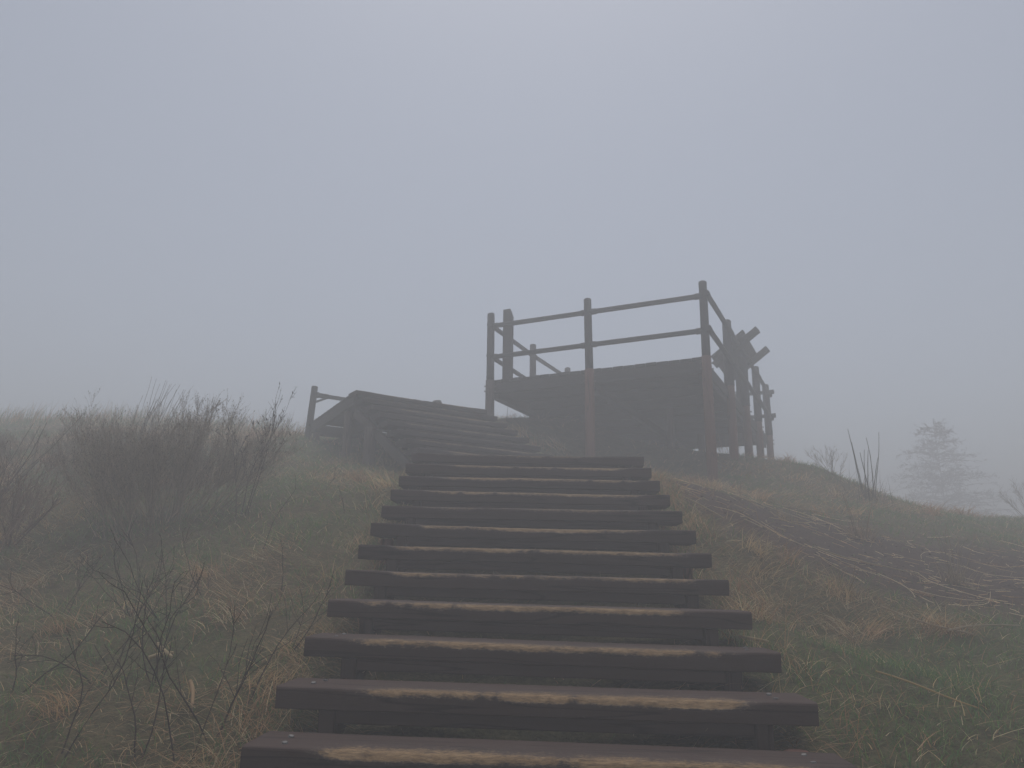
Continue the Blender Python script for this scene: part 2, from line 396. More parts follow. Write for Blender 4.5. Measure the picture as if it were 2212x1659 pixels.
# ------------------------------------------------------------------ lower flight of timber stairs
W1, DEEP, THICK = 1.9, .255, .076
YAW, ROLL = -.05, .0148
def tread_mesh(width, deep, thick, seed, heavy=1.0, n_=110):
    """plank with its top front edge trodden away; local origin: middle of the top front edge"""
    r = np.random.default_rng(seed)
    xs = np.linspace(-width / 2, width / 2, n_)
    u = xs / (width / 2)
    e0, e1 = r.uniform(-.97, -.80), r.uniform(.80, .97); fw = r.uniform(.12, .35, 2)
    env = np.clip((u - e0) / fw[0], 0, 1) * np.clip((e1 - u) / fw[1], 0, 1); env = env * env * (3 - 2 * env)
    env *= np.clip(.98 + .14 * np.sin(xs * r.uniform(1.5, 4) + r.uniform(0, 6)) + .14 * np.sin(xs * r.uniform(6, 11) + r.uniform(0, 6)), .25, 1.15)
    wob = np.zeros(n_)
    for f, a in ((1.5, .22), (3.7, .16), (8, .12), (19, .12), (43, .12), (71, .10)):
        wob += a * np.sin(xs * f * 2 + r.uniform(0, 6))
    knot = np.zeros(n_)
    for kx in r.uniform(-.75, .75, r.integers(1, 4)): knot = np.maximum(knot, np.exp(-((xs - kx) / .022) ** 2))
    dip = heavy * env * (1 + .8 * wob) * (1 - .6 * knot); dip = np.clip(dip, 0, None)
    jag = r.uniform(-1, 1, n_)
    dz = dip * .0085 + env * .0012 * jag * heavy; dy = dip * .012
    # profile points: (y, z, part of dip in y, in z, wear)
    prof = [(deep, -thick, 0, 0, 0), (deep, -.004, 0, 0, 0), (deep - .004, 0, 0, 0, 0), (deep * .72, 0, 0, .0, .08), (.13, 0, 0, .08, .18), (.085, 0, 0, .2, .34), (.05, 0, 0, .4, .58),
            (.022, 0, .2, .6, .85), (.010, -.001, .5, .9, 1.05), (.004, -.004, .5, 1.1, 1.1), (.001, -.010, .3, 1.2, .95), (0, -.024, .1, .5, .42), (0, -.04, 0, 0, 0), (0, -thick + .004, 0, 0, 0), (.004, -thick, 0, 0, 0)]
    K = len(prof); V = np.zeros((n_, K, 3)); wear = np.zeros((n_, K))
    cup = .004 * (1 - u ** 2) * r.uniform(-.9, .4) + .0016 * np.sin(xs * 3.1 + r.uniform(0, 6)); sway = .003 * np.sin(xs * 2.3 + r.uniform(0, 6)) + .0015 * np.sin(xs * 7 + r.uniform(0, 6))
    for k, (y, z, fy, fz, wr) in enumerate(prof):
        V[:, k, 0] = xs + r.uniform(-.0006, .0006, n_); V[:, k, 1] = y + dy * fy + sway; V[:, k, 2] = z - dz * fz + cup
        wear[:, k] = wr * np.clip(env * (.9 + .18 * wob) * heavy, 0, 1.1) * (1 - .5 * knot * (wr > .3))
    V[0, :, 0] += .0; ids = np.arange(n_ * K).reshape(n_, K)
    q = np.stack([ids[:-1, :], ids[1:, :], np.roll(ids, -1, 1)[1:, :], np.roll(ids, -1, 1)[:-1, :]], -1).reshape(-1, 4)
    bm = bmesh.new(); vs = [bm.verts.new(v) for v in V.reshape(-1, 3)]
    for f in q: bm.faces.new([vs[i] for i in f])
    bm.faces.new([vs[i] for i in ids[0]]); bm.faces.new([vs[i] for i in ids[-1][::-1]])
    bmesh.ops.recalc_face_normals(bm, faces=bm.faces[:])
    me = bpy.data.meshes.new('tread'); bm.to_mesh(me); bm.free()
    a = me.attributes.new('wear', 'FLOAT', 'POINT'); a.data.foreach_set('value', wear.reshape(-1).astype(np.float32))
    return me
def tread_pos(i): return np.array([.120 + .0008 * i, 2.561 + .3355 * i, EYE - .518 + .1398 * i])
stairs = empty('timber_staircase', (.12, 1.4, gz(.12, 1.4)), 'wide dark brown timber staircase climbing the slope, its tread edges worn to bare wood', 'staircase')
Rt = Matrix.Rotation(YAW, 4, 'Z') @ Matrix.Rotation(ROLL, 4, 'Y')
jr = random.Random(3)
for i in range(-3, 12):
    p = tread_pos(i)
    mw = Matrix.Translation(Vector(p)) @ Matrix.Rotation(YAW + jr.uniform(-.004, .004), 4, 'Z') @ Matrix.Rotation(ROLL + jr.uniform(-.003, .003), 4, 'Y')
    heavy = {0: 1.15, 1: 1.3, 2: .95, 3: 1.0, 4: .75, 5: .85, 6: .9, 7: .5, 8: .8, 9: .8, 10: .8, 11: .5}.get(i, 1)
    ro = jr.uniform(-.012, .012)
    tr = link('tread', tread_mesh(W1 + ro, DEEP, THICK, 100 + i, heavy), M['stair'], stairs, mw)
    if i < 3:
        for sx in (-.84, .84):
            for yy in (.07, .18):
                sc_ = link('screw', disc_mesh(.0105, .005), M['screw'], tr)
                sc_.location = (sx + jr.uniform(-.015, .015), yy + jr.uniform(-.02, .02), .0025); sc_.rotation_euler = (jr.uniform(-.25, .25), jr.uniform(-.25, .25), 0)
    def loc(x, y, z): return mw @ Vector((x, y, z))
    beam('riser_beam', loc(-.735, .036, -THICK - .0245), loc(.735, .036, -THICK - .0245), .045, .046, M['stair_plain'], stairs, up=mw.to_3x3() @ Vector((0, 0, 1)))
    for sx in (-.77, .77):
        top = loc(sx, .046, -THICK - .001); g = min(gz(top[0], top[1]) - .06, top.z - .16)
        beam('leg', (top.x, top.y, g), top, .065, .058, M['stair_plain'], stairs, up=(1, 0, 0))
for sx in (-.765, .765):
    a, b = tread_pos(-3), tread_pos(11)
    dx = Vector((sx, -sx * .05, -sx * .0148))
    beam('stringer', Vector(a) + dx + Vector((0, .12, -.19)), Vector(b) + dx + Vector((0, .30, -.19)), .045, .13, M['stair_plain'], stairs)
for sx, i, r in ((.86, .75, .045), (-.87, .6, .036), (.86, 5.6, .045), (-.87, 6.2, .04)):
    p = tread_pos(i) + np.array([sx, .06 - sx * .05, -.085 - sx * .0148]); g = gz(p[0], p[1])
    upright('footing_log', (p[0], p[1], g - .1), (p[0], p[1], p[2] - .03), r, r, M['log_red'], stairs, dome=False)
# boards between the two flights
pl = tread_pos(11)
for k in range(3):
    yy = pl[1] + .345 + k * .155
    beam('landing_board', (pl[0] - .93, yy + .10, pl[2] - .03), (pl[0] + .93, yy, pl[2] - .055), .145, .045, M['stair_plain'], stairs)

# ------------------------------------------------------------------ upper flight and its raised landing
TL = np.array([-1.822, 8.74, 3.818]); AS = np.array([-.545, .839, 0]); TD = np.array([.839, .545, 0]); UP = np.array([0, 0, 1.])
W2, RUN2, RISE2 = 1.8, .24, .13
SE = atz(673, 911, TL[2]); SD = (SE - TL) / np.linalg.norm(SE - TL); SLEN = float(np.linalg.norm(SE - TL))
upper = empty('upper_staircase', tuple(TL - AS * 2.16 - UP * 1.3), 'upper timber stairs turning aside to a raised landing on log posts, fading in mist', 'staircase')
Ry = math.atan2(TD[1], TD[0])
for i in range(0, 10):
    p = TL - AS * RUN2 * i - UP * RISE2 * i
    mid = p + TD * W2 / 2
    mw = Matrix.Translation(Vector(mid)) @ Matrix.Rotation(Ry, 4, 'Z')
    link('tread', tread_mesh(W2 + jr.uniform(-.01, .01), .26, .058, 300 + i, jr.uniform(.35, .7), 70), M['stair_upper'], upper, mw)
    q = p + AS * .05 - UP * .083
    if i: beam('riser_beam', q + TD * .22, q + TD * (W2 - .22), .04, .05, M['stair_plain'], upper)
    for s_ in (.06, W2 - .06):
        b_ = p + TD * (s_ * .8 + .15 * (W2 / 2 - s_)) + AS * .17 - UP * .059
        beam('bracket', b_ - UP * .12, b_, .05, .055, M['stair_plain'], upper, up=(1, 0, 0))
for s_ in (.0, W2 - .0):
    a_ = TL + TD * (s_ + (.05 if s_ < 1 else -.05)) - UP * .25 + AS * .10; b_ = a_ - AS * RUN2 * 9.2 - UP * RISE2 * 9.2
    beam('stringer', a_, b_, .05, .105, M['stair_side'], upper)
# landing: boards across, laid side by side away from the stair head
nb = int((SLEN - .27) / .15)
for k in range(nb):
    c0 = TL + SD * (.27 + .15 * k + .073) - UP * .022
    beam('floor_board', c0 + TD * .0, c0 + TD * W2, .142, .042, M['grey_wood'], upper)
for s_ in (.02, W2 * .33, W2 * .66, W2 - .02):
    a_ = TL + TD * s_ - UP * .108
    beam('joist' if 0 < s_ else 'side_beam', a_ + SD * .05, a_ + SD * (SLEN - .02), .05, .125, M['grey_wood'], upper)
a_ = TL + SD * (SLEN - .05) - UP * .12
beam('end_beam', a_ + TD * .06, a_ + TD * (W2 - .06), .05, .15, M['grey_wood'], upper)
beam('cross_beam', TL + SD * .45 - UP * .215 + TD * .02, TL + SD * .45 - UP * .215 + TD * (W2 - .02), .07, .09, M['grey_wood'], upper)
def sup(p, zt, r, mat, parent, name='support_log'):
    return upright(name, (p[0], p[1], gz(p[0], p[1]) - .15), (p[0], p[1], zt), r * 1.06, r, mat, parent, dome=False)
for pos, zt, r in ((TL + SD * .45 + TD * .05, TL[2] - .17, .052), (TL - AS * .5 + TD * .0, TL[2] - .13 * .5 / .24 - .27, .068), (TL + SD * .45 + TD * (W2 - .05), TL[2] - .17, .052),
                   (TL + SD * (SLEN - .1) + TD * (W2 * .6), TL[2] - .17, .05), (TL + SD * (SLEN - .1) + TD * .06, TL[2] - .17, .05), (TL - AS * .5 + TD * W2, TL[2] - .13 * .5 / .24 - .27, .06)):
    sup(pos, zt, r, M['log_brown'], upper)
# leaning hand-rail post at the far corner of the landing with its rail running back
hb = atd(663, 947, SE[1] + .05); ht = atd(680, 835, SE[1] + .12)
hp = empty('handrail_post', tuple(hb), 'leaning grey handrail post with one rail, at the far corner of the raised landing', 'post')
upright('post', hb - UP * .2, ht, .052, .046, M['log_grey'], hp, dome=False)
jp = atd(681, 853, SE[1] + .12)
upright('clamp', jp - UP * .035, jp + UP * .035, .062, .062, M['log_grey'], hp, dome=False)
r_end = jp + TD * 2.0 - UP * .02
rail('rail', jp + TD * .03, r_end, .030, M['log_grey'], hp, .16)
beam('brace', jp - UP * .11, jp + TD * .2 - UP * .01, .02, .03, M['log_grey'], hp)
re_g = gz(r_end[0], r_end[1])
upright('post', (r_end[0], r_end[1], re_g - .1), tuple(r_end + UP * .12), .05, .046, M['log_grey'], hp, dome=False)
# stone lying at the stair head
bm = bmesh.new(); bmesh.ops.create_icosphere(bm, subdivisions=2, radius=.05)
for v in bm.verts: v.co = Vector((v.co.x * 1.25, v.co.y * .9, v.co.z * .62)) * (1 + .18 * math.sin(v.co.x * 90) * math.cos(v.co.y * 70))
me = bpy.data.meshes.new('stone'); bm.to_mesh(me); bm.free(); smooth(me)
st = link('stone', me, M['stone'], None, Matrix.Translation(Vector(TL + TD * 1.12 + AS * .10 + UP * .022)))
props(st, 'small rounded grey stone lying on the top step of the upper stairs', 'stone')

# ------------------------------------------------------------------ viewing platform
E1 = np.array([.902, -.432, 0]); E2 = np.array([.432, .902, 0])
PR = np.array([2.34, 9.0, 4.342]); DW, DD = 2.9, 5.45
PL = PR - E1 * DW
plat = empty('viewing_platform', (float(PR[0]), float(PR[1]), gz(PR[0], PR[1])), 'dark timber viewing platform raised on red brown log posts, with two-rail railing', 'platform')
def dp(u, v, z=0.0): return PL + E1 * u + E2 * v + UP * z      # u across the front, v back, z above the floor
nbd = 20; bw = DW / nbd
for k in range(nbd):
    u = (k + .5) * bw; o0 = jr.uniform(-.012, .006); dz = jr.uniform(-.004, .004)
    me_w = bw - .008
    beam('floor_board', dp(u, -.03 + o0, -.021 + dz), dp(u, DD - .0, -.021 + dz), round(me_w, 4), .042, M['grey_wood'], plat)
for s_, nm in ((-.005, 'front_fascia'), (DD - .06, 'back_fascia')):
    beam(nm, dp(.0, s_, -.118), dp(DW, s_, -.118), .045, .145, M['grey_wood'], plat)
for u in (.0, DW):
    beam('side_fascia', dp(u, .03, -.118), dp(u, DD - .09, -.118), .045, .145, M['grey_wood'], plat)
for k in range(1, 9):
    v = DD * k / 9
    beam('joist', dp(.03, v, -.105), dp(DW - .03, v, -.105), .05, .12, M['grey_wood'], plat)
for u in (.05, DW / 2, DW - .05):
    beam('bearer', dp(u, .05, -.215), dp(u, DD - .1, -.215), .09, .09, M['grey_wood'], plat)
posts = [(.0, 0), (DW * .5, 0), (DW, 0), (DW, 1.5), (DW, 2.85), (DW, 4.15), (DW, DD), (0, 1.48), (0, 2.95), (0, 4.2), (0, DD), (DW * .5, DD)]
PT = {}
for k, (u, v) in enumerate(posts):
    o = -.03
    off = np.zeros(3)
    if v == 0: off = off - E2 * .085
    elif v == DD: off = off + E2 * .03
    if u == DW: off = off + E1 * .045
    if u == 0: off = off - E1 * (.045 if v else -.015)
    base = dp(u, v) + off
    PT[(u, v)] = base
    g = gz(base[0], base[1])
    lean = np.array([jr.uniform(-.012, .012), jr.uniform(-.012, .012), 0])
    sl = upright('support_log', (base[0], base[1], g - .2), tuple(base - UP * .012), .064, .060, M['log_red'] if u > .1 else M['log_brown'], plat, dome=False)
    rk = 1.22 if (u == DW and v > 0) else 1.0
    upright('post', tuple(base - UP * .012), tuple(base + UP * .962 + lean), .053 * rk, .050 * rk, M['log_grey'], plat)
    for zz in (-.10, -.17):
        for a in (-1, 1):
            bo = link('bolt', disc_mesh(.011, .03), M['screw'], sl)
            ax = Vector((CR[0], CR[1], 0)) * a
            L = sl.matrix_basis.to_3x3().inverted() @ (Vector(base + UP * zz) + ax * .066 - Vector((base[0], base[1], g - .2)))
            bo.location = L; bo.rotation_euler = (0, math.pi / 2, 0)
for u in (DW * .28, DW * .72):
    for v in (1.5, 3.6):
        b_ = dp(u, v); sup(b_, PR[2] - .26, .058, M['log_brown'], plat)
runs = [[(0, 0), (DW * .5, 0), (DW, 0)], [(DW, 0), (DW, 1.5), (DW, 2.85), (DW, 4.15), (DW, DD)], [(0, 0), (0, 1.48), (0, 2.95)]]
for ri, run in enumerate(runs):
    for za in (.765, .315):
        for a, b in zip(run, run[1:]):
            pa, pb = PT[a].copy(), PT[b].copy(); d = (pb - pa) / np.linalg.norm(pb - pa)
            ext0 = .0 if ri == 0 else (.06 if a == run[0] else 0); ext1 = .16 if (ri == 1 and b == run[-1]) else 0
            sh = (E1 * .05 if ri == 1 else np.zeros(3)) + UP * (.0 if ri == 0 else .012)
            rail('rail', pa - d * ext0 + sh + UP * za, pb + d * ext1 + sh + UP * za, .033, M['log_grey'], plat)
# back rail ends that stick out past the far right corner
for za in (.765, .315):
    pa = PT[(DW * .5, DD)]; pb = PT[(DW, DD)]
    rail('rail', pa + UP * (za + .04), pb + E1 * .14 + UP * (za + .04), .035, M['log_grey'], plat)

# square sign post on the platform's near corner
sb = dp(.17, .14)
bm = bmesh.new(); hw = .066; H = 1.06
prof = [(-hw, 0), (hw, 0), (hw, H - .10), (hw - .03, H), (-hw, H - .012)]
fr = [bm.verts.new((x, -hw * .8, z)) for x, z in prof]; bk = [bm.verts.new((x, hw * .8, z)) for x, z in prof]
bm.faces.new(fr); bm.faces.new(bk[::-1])
for k in range(5): bm.faces.new((fr[(k + 1) % 5], fr[k], bk[k], bk[(k + 1) % 5]))
bmesh.ops.recalc_face_normals(bm, faces=bm.faces[:]); bmesh.ops.bevel(bm, geom=bm.edges[:], offset=.004, segments=1, affect='EDGES')
me = bpy.data.meshes.new('sign_post'); bm.to_mesh(me); bm.free()
so = link('timber_marker_post', me, M['grey_wood'], None, Matrix.Translation(Vector(sb)) @ Matrix.Rotation(-.2, 4, 'Z'))
props(so, 'thick square timber post with one chamfered corner, standing on the viewing platform', 'post')

# slanted reading panel on the platform, seen from below
pan = empty('information_panel', tuple(dp(DW - .2, 2.7)), 'slanted information panel on a wooden stand rising above the side railing of the viewing platform', 'sign')
A0 = np.array([2.94, 10.90, 4.342 + .575]); SLA = math.radians(36)
D1 = E1 * math.cos(SLA) + UP * math.sin(SLA); NP = -E1 * math.sin(SLA) + UP * math.cos(SLA)
PLN, PWD = 1.42, .60
cen = A0 + D1 * PWD / 2 + E2 * PLN / 2
def tilt(o, x): return frame(o, x, NP)
link('board', box_mesh(PLN, PWD, .035), M['grey_wood'], pan, tilt(cen, E2))
link('panel_sheet', box_mesh(PLN - .12, PWD - .12, .006, .001), M['panel_face'], pan, tilt(cen + NP * .022, E2))
for v in (.22, PLN - .14):
    a_ = A0 + E2 * v - NP * .058
    link('arm', box_mesh(PWD + .22, .14, .08), M['grey_wood'], pan, tilt(a_ + D1 * (PWD / 2 + .07), D1))
    lt = a_ + D1 * (PWD * .32); link('leg', box_mesh(float(lt[2] - PR[2]) - .02, .10, .10), M['grey_wood'], pan, frame((lt[0], lt[1], (lt[2] + PR[2]) / 2 - .01), (0, 0, 1), (E2[0], E2[1], 0)))


# ------------------------------------------------------------------ grass and straw
def in_stairs(x, y, pad=0.0): return (np.abs(x - .12 + .05 * (y - 4) * 0) < .80 + pad) & (y < 6.75) & (y > .6)
def in_upper(x, y):
    rx, ry = x - TL[0], y - TL[1]; s_ = rx * TD[0] + ry * TD[1]; a_ = rx * AS[0] + ry * AS[1]
    return (s_ > -.05) & (s_ < W2 + .05) & (a_ < .1) & (a_ > -2.3)
def in_deck(x, y):
    rx, ry = x - PL[0], y - PL[1]; u = rx * E1[0] + ry * E1[1]; v = rx * E2[0] + ry * E2[1]
    return (u > 0) & (u < DW) & (v > .1) & (v < DD)
def scatter(n_, d0, d1, p=-.35, wide=.80):
    """positions on the slope in front of the viewpoint, denser close by"""
    u = rng.random(n_); e = p + 1
    d = (d0 ** e + u * (d1 ** e - d0 ** e)) ** (1 / e)
    x = rng.uniform(-1, 1, n_) * (wide * d + .8)
    return x, d
def drymask(x, y): return np.clip((fnoise(x, y, .75, 41) - .44) * 5 + .25 * (fnoise(x, y, 2.4, 44) - .5) * 4, 0, 1)

def cols(pal, n_, amt=.3):
    pal = np.array(pal); c = pal[rng.integers(0, len(pal), n_)]
    return np.clip(c * (1 + amt * rng.uniform(-1, 1, (n_, 1))), .004, 1)
GREEN = [(.105, .195, .060), (.135, .215, .060), (.08, .165, .065), (.165, .22, .075), (.12, .17, .07)]
STRAW = [(.54, .36, .19), (.43, .255, .13), (.63, .47, .26), (.31, .18, .10), (.50, .31, .18), (.70, .57, .36)]

x, y = scatter(330000, 1.6, 19)
keep = rng.random(len(x)) < np.clip(1.02 - .75 * drymask(x, y), 0, 1) * (1 - .95 * np.clip(soil_mask(x, y) * 1.3 - .15, 0, 1))
inside = in_stairs(x, y) | in_deck(x, y) | in_upper(x, y)
keep &= (~inside) | (rng.random(len(x)) < .12)
tuft = fnoise(x, y, .28, 51)
keep &= rng.random(len(x)) < np.clip(tuft * 2.2 - .25, .12, 1)
x, y, tuft = x[keep], y[keep], tuft[keep]; n_ = len(x)
z = hz(x, y)
ln = rng.uniform(.035, .10, n_) * (.5 + .9 * tuft) * np.where(in_stairs(x, y, .12), .7, 1)
wd = np.maximum(.0042, y * .00085) * rng.uniform(.7, 1.3, n_)
gc = cols(GREEN, n_); dead = rng.random(n_) < .09 + .22 * drymask(x, y); gc[dead] = cols(STRAW, int(dead.sum()))
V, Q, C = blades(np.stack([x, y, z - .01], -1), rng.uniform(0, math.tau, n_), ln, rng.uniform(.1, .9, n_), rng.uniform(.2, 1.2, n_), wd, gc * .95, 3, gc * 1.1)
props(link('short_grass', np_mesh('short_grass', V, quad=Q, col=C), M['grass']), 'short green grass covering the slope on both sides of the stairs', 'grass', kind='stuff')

# tall thin dry grass along the far crest
n_ = 5000; y = rng.uniform(12.5, 18.5, n_); x = -2.6 - rng.random(n_) * (.62 * y); k_ = fnoise(x, y, 1.6, 91) > .42
x, y = x[k_], y[k_]; n_ = len(x)
V, Q, C = blades(np.stack([x, y, hz(x, y)], -1), rng.normal(0, .9, n_), rng.uniform(.15, .55, n_) * fnoise(x, y, 2.0, 92) * 1.6, rng.uniform(0, .45, n_), rng.uniform(.1, .9, n_), np.full(n_, .011), cols(STRAW[:2] + GREEN[:2], n_), 4)
props(link('crest_grass', np_mesh('crest_grass', V, quad=Q, col=C), M['straw']), 'tall thin grass along the far crest behind the shrubs, fading into mist', 'grass', kind='stuff')

# dry thatch: lying and curved straw in patches, plus tussocks bent over downhill
x, y = scatter(230000, 1.6, 17)
dm = drymask(x, y) * np.clip(1.25 - .07 * np.maximum(y - 5.5, 0), .45, 1)
keep = (rng.random(len(x)) < (.06 + .8 * dm) * (1 - .93 * soil_mask(x, y))) & (~in_upper(x, y)) & ((~(in_stairs(x, y) | in_deck(x, y))) | (rng.random(len(x)) < .2))
x, y = x[keep], y[keep]; n_ = len(x)
flow = -math.pi / 2 + 2.6 * (fnoise(x, y, .6, 61) - .5) * 2 + rng.normal(0, .8, n_)
ln = rng.uniform(.06, .20, n_); lean = rng.uniform(.95, 1.5, n_)
V1 = blades(np.stack([x, y, hz(x, y) + rng.uniform(0, .035, n_)], -1), flow, ln, lean, rng.uniform(-.1, .6, n_), np.maximum(.0032, y * .0007) * rng.uniform(.6, 1.2, n_), cols(STRAW, n_) * .85, 3)
ch = [V1]
tx, ty = scatter(420, 2.0, 11, .1)
tk = (drymask(tx, ty) > .25) & (soil_mask(tx, ty) < .3) & ~((tx > -3.2) & (tx < -.9) & (ty > 7.2)) & ~in_stairs(tx, ty, .25) & ~in_deck(tx, ty) & ~in_upper(tx, ty)
for bx, by in zip(tx[tk], ty[tk]):
    k = int(rng.integers(35, 90)); rr = rng.uniform(.03, .09)
    qx, qy = bx + rng.normal(0, rr, k), by + rng.normal(0, rr, k)
    main = -math.pi / 2 + rng.normal(0, .9)
    ch.append(blades(np.stack([qx, qy, hz(qx, qy)], -1), main + rng.normal(0, .75, k), rng.uniform(.10, .26, k), rng.uniform(.3, .95, k), rng.uniform(.7, 1.4, k), np.maximum(.0034, by * .0007) * rng.uniform(.7, 1.2, k), cols([STRAW[int(rng.integers(0, 5))], STRAW[int(rng.integers(0, 6))]], k), 4))
for k in range(64):                                  # dry tufts pressed against both sides of the stairs
    by = rng.uniform(1.9, 6.6); bx = (.12 - rng.uniform(.88, 1.12)) if k % 2 else (.12 + rng.uniform(.92, 1.2))
    m_ = int(rng.integers(25, 60)); qx, qy = bx + rng.normal(0, .05, m_), by + rng.normal(0, .06, m_)
    ch.append(blades(np.stack([qx, qy, hz(qx, qy)], -1), rng.uniform(0, math.tau, m_), rng.uniform(.08, .22, m_), rng.uniform(.1, .8, m_), rng.uniform(.4, 1.5, m_), np.full(m_, max(.0034, by * .0007)), cols([STRAW[int(rng.integers(0, 6))], STRAW[1], GREEN[0]], m_), 4))
ch4 = merge(ch)
props(link('dry_grass', np_mesh('dry_grass', ch4[0], quad=ch4[1], col=ch4[2]), M['straw']), 'matted tan dry grass lying in patches over the slope', 'dry grass', kind='stuff')

# straw litter on the bare soil: thin straight stems lying downhill
x, y = scatter(11000, 3.0, 10, .6)
keep = (rng.random(len(x)) < soil_mask(x, y) * .8 * np.clip(2.2 * fnoise(x, y, .8, 77) - .45, .1, 1)) & (x > .9)
x, y = x[keep], y[keep]; n_ = len(x)
az = np.radians(-25) + rng.normal(0, 1.05, n_); ln = np.where(rng.random(n_) < .065, rng.uniform(.25, .8, n_), rng.uniform(.015, .13, n_))
t = np.linspace(-.5, .5, 6); bow = rng.normal(0, .09, n_)
px = x[:, None] + np.cos(az)[:, None] * ln[:, None] * t - np.sin(az)[:, None] * (bow * ln)[:, None] * t ** 2 * 4
py = y[:, None] + np.sin(az)[:, None] * ln[:, None] * t + np.cos(az)[:, None] * (bow * ln)[:, None] * t ** 2 * 4
pz = hz(px, py) + .012 + rng.uniform(0, .02, n_)[:, None]
rd = np.where(ln > .3, rng.uniform(.0014, .0025, n_), rng.uniform(.0012, .0024, n_))[:, None] * np.ones(6)
V, Q, C = tubes(np.stack([px, py, pz], -1), rd, cols(STRAW[:3] + STRAW[5:] * 2, n_) * 1.05, 3)
props(link('straw_litter', np_mesh('straw_litter', V, quad=Q, col=C), M['straw']), 'loose straw stems scattered over the bare soil', 'straw', kind='stuff')

# soil crumbs on the bare patch
x, y = scatter(4500, 3.2, 9.5, .4)
keep = (rng.random(len(x)) < soil_mask(x, y)) & (x > .9)
x, y = x[keep], y[keep]; n_ = len(x); s_ = rng.uniform(.005, .015, n_)
octv = np.array([[1, 0, 0], [0, 1, 0], [-1, 0, 0], [0, -1, 0], [0, 0, .7], [0, 0, -.7]], float)
V = np.stack([x, y, hz(x, y)], -1)[:, None] + octv[None] * s_[:, None, None] * (1 + .5 * rng.uniform(-1, 1, (n_, 6, 3)))
tri = np.array([[0, 1, 4], [1, 2, 4], [2, 3, 4], [3, 0, 4], [1, 0, 5], [2, 1, 5], [3, 2, 5], [0, 3, 5]])
T = (np.arange(n_)[:, None, None] * 6 + tri[None]).reshape(-1, 3)
C = np.repeat(cols([(.06, .042, .033), (.085, .06, .047), (.05, .035, .028)], n_)[:, None], 6, 1)
props(link('soil_crumbs', np_mesh('soil_crumbs', V.reshape(-1, 3), tri=T, col=C), M['twig']), 'dark crumbs of bare soil on the slope', 'soil', kind='stuff')

# ------------------------------------------------------------------ shrubs, briars, reeds
def grow(parents, prad, per, ln, spread_, K, up=.25, start=.2, wig=.12, taper=.35, rmin=.0012):
    """side shoots along polylines (n,Kp,3)"""
    n_, Kp = parents.shape[:2]; m_ = n_ * per
    pi = np.repeat(np.arange(n_), per); tt = rng.uniform(start, 1.0, m_) * (Kp - 1.001)
    i0 = tt.astype(int); f = (tt - i0)[:, None]
    P0 = parents[pi, i0] * (1 - f) + parents[pi, i0 + 1] * f
    T = parents[pi, i0 + 1] - parents[pi, i0]; T /= np.linalg.norm(T, axis=1, keepdims=True) + 1e-9
    r = rng.normal(0, 1, (m_, 3)); r -= (r * T).sum(1, keepdims=True) * T; r /= np.linalg.norm(r, axis=1, keepdims=True)
    sp = (spread_ * rng.uniform(.6, 1.3, m_))[:, None]
    D = T * np.cos(sp) + r * np.sin(sp); D[:, 2] += up; D /= np.linalg.norm(D, axis=1, keepdims=True)
    L = ln * rng.uniform(.45, 1.25, m_) * (1.1 - .5 * tt / (Kp - 1))
    P = np.zeros((m_, K, 3)); P[:, 0] = P0
    for k in range(1, K):
        D = D + rng.normal(0, wig, (m_, 3)); D[:, 2] += up * .15; D /= np.linalg.norm(D, axis=1, keepdims=True)
        P[:, k] = P[:, k - 1] + D * (L / (K - 1))[:, None]
    r0 = np.maximum(prad[pi, i0] * .62, rmin)
    Rd = r0[:, None] * np.linspace(1, taper, K)[None]
    return P, np.maximum(Rd, rmin * .7)
def stems(base, n_, ln, out, K, r0, wig=.08, foot=.08, azr=(0, math.tau), lean0=.0, rmin=.0014):
    az = rng.uniform(*azr, n_); o = out * np.sqrt(rng.random(n_)) + lean0
    D = np.stack([np.cos(az) * np.sin(o), np.sin(az) * np.sin(o), np.cos(o)], -1)
    P = np.zeros((n_, K, 3)); fx = base[0] + np.cos(az) * foot * rng.random(n_); fy = base[1] + np.sin(az) * foot * rng.random(n_)
    P[:, 0] = np.stack([fx, fy, hz(fx, fy) - .02], -1)
    L = ln * rng.uniform(.6, 1.1, n_)
    for k in range(1, K):
        D = D + rng.normal(0, wig, (n_, 3)); D /= np.linalg.norm(D, axis=1, keepdims=True)
        P[:, k] = P[:, k - 1] + D * (L / (K - 1))[:, None]
    Rd = r0 * rng.uniform(.7, 1.2, n_)[:, None] * np.linspace(1, .45, K)[None]
    return P, np.maximum(Rd, rmin)
def twigcol(P, base, amt=.3): return cols([base, tuple(v * .75 for v in base), tuple(v * 1.25 for v in base)], len(P), amt)
def leafbits(P, per, size, pal, start=.3):
    n_, K = P.shape[:2]; m_ = n_ * per; pi = np.repeat(np.arange(n_), per); tt = rng.uniform(start, 1, m_) * (K - 1.001); i0 = tt.astype(int); f = (tt - i0)[:, None]
    c = P[pi, i0] * (1 - f) + P[pi, i0 + 1] * f
    return blades(c, rng.uniform(0, math.tau, m_), size * rng.uniform(.6, 1.4, m_), rng.uniform(.2, 1.4, m_), rng.uniform(-.5, .8, m_), size * .45 * rng.uniform(.6, 1.2, m_), cols(pal, m_), 2, tipw=.25)
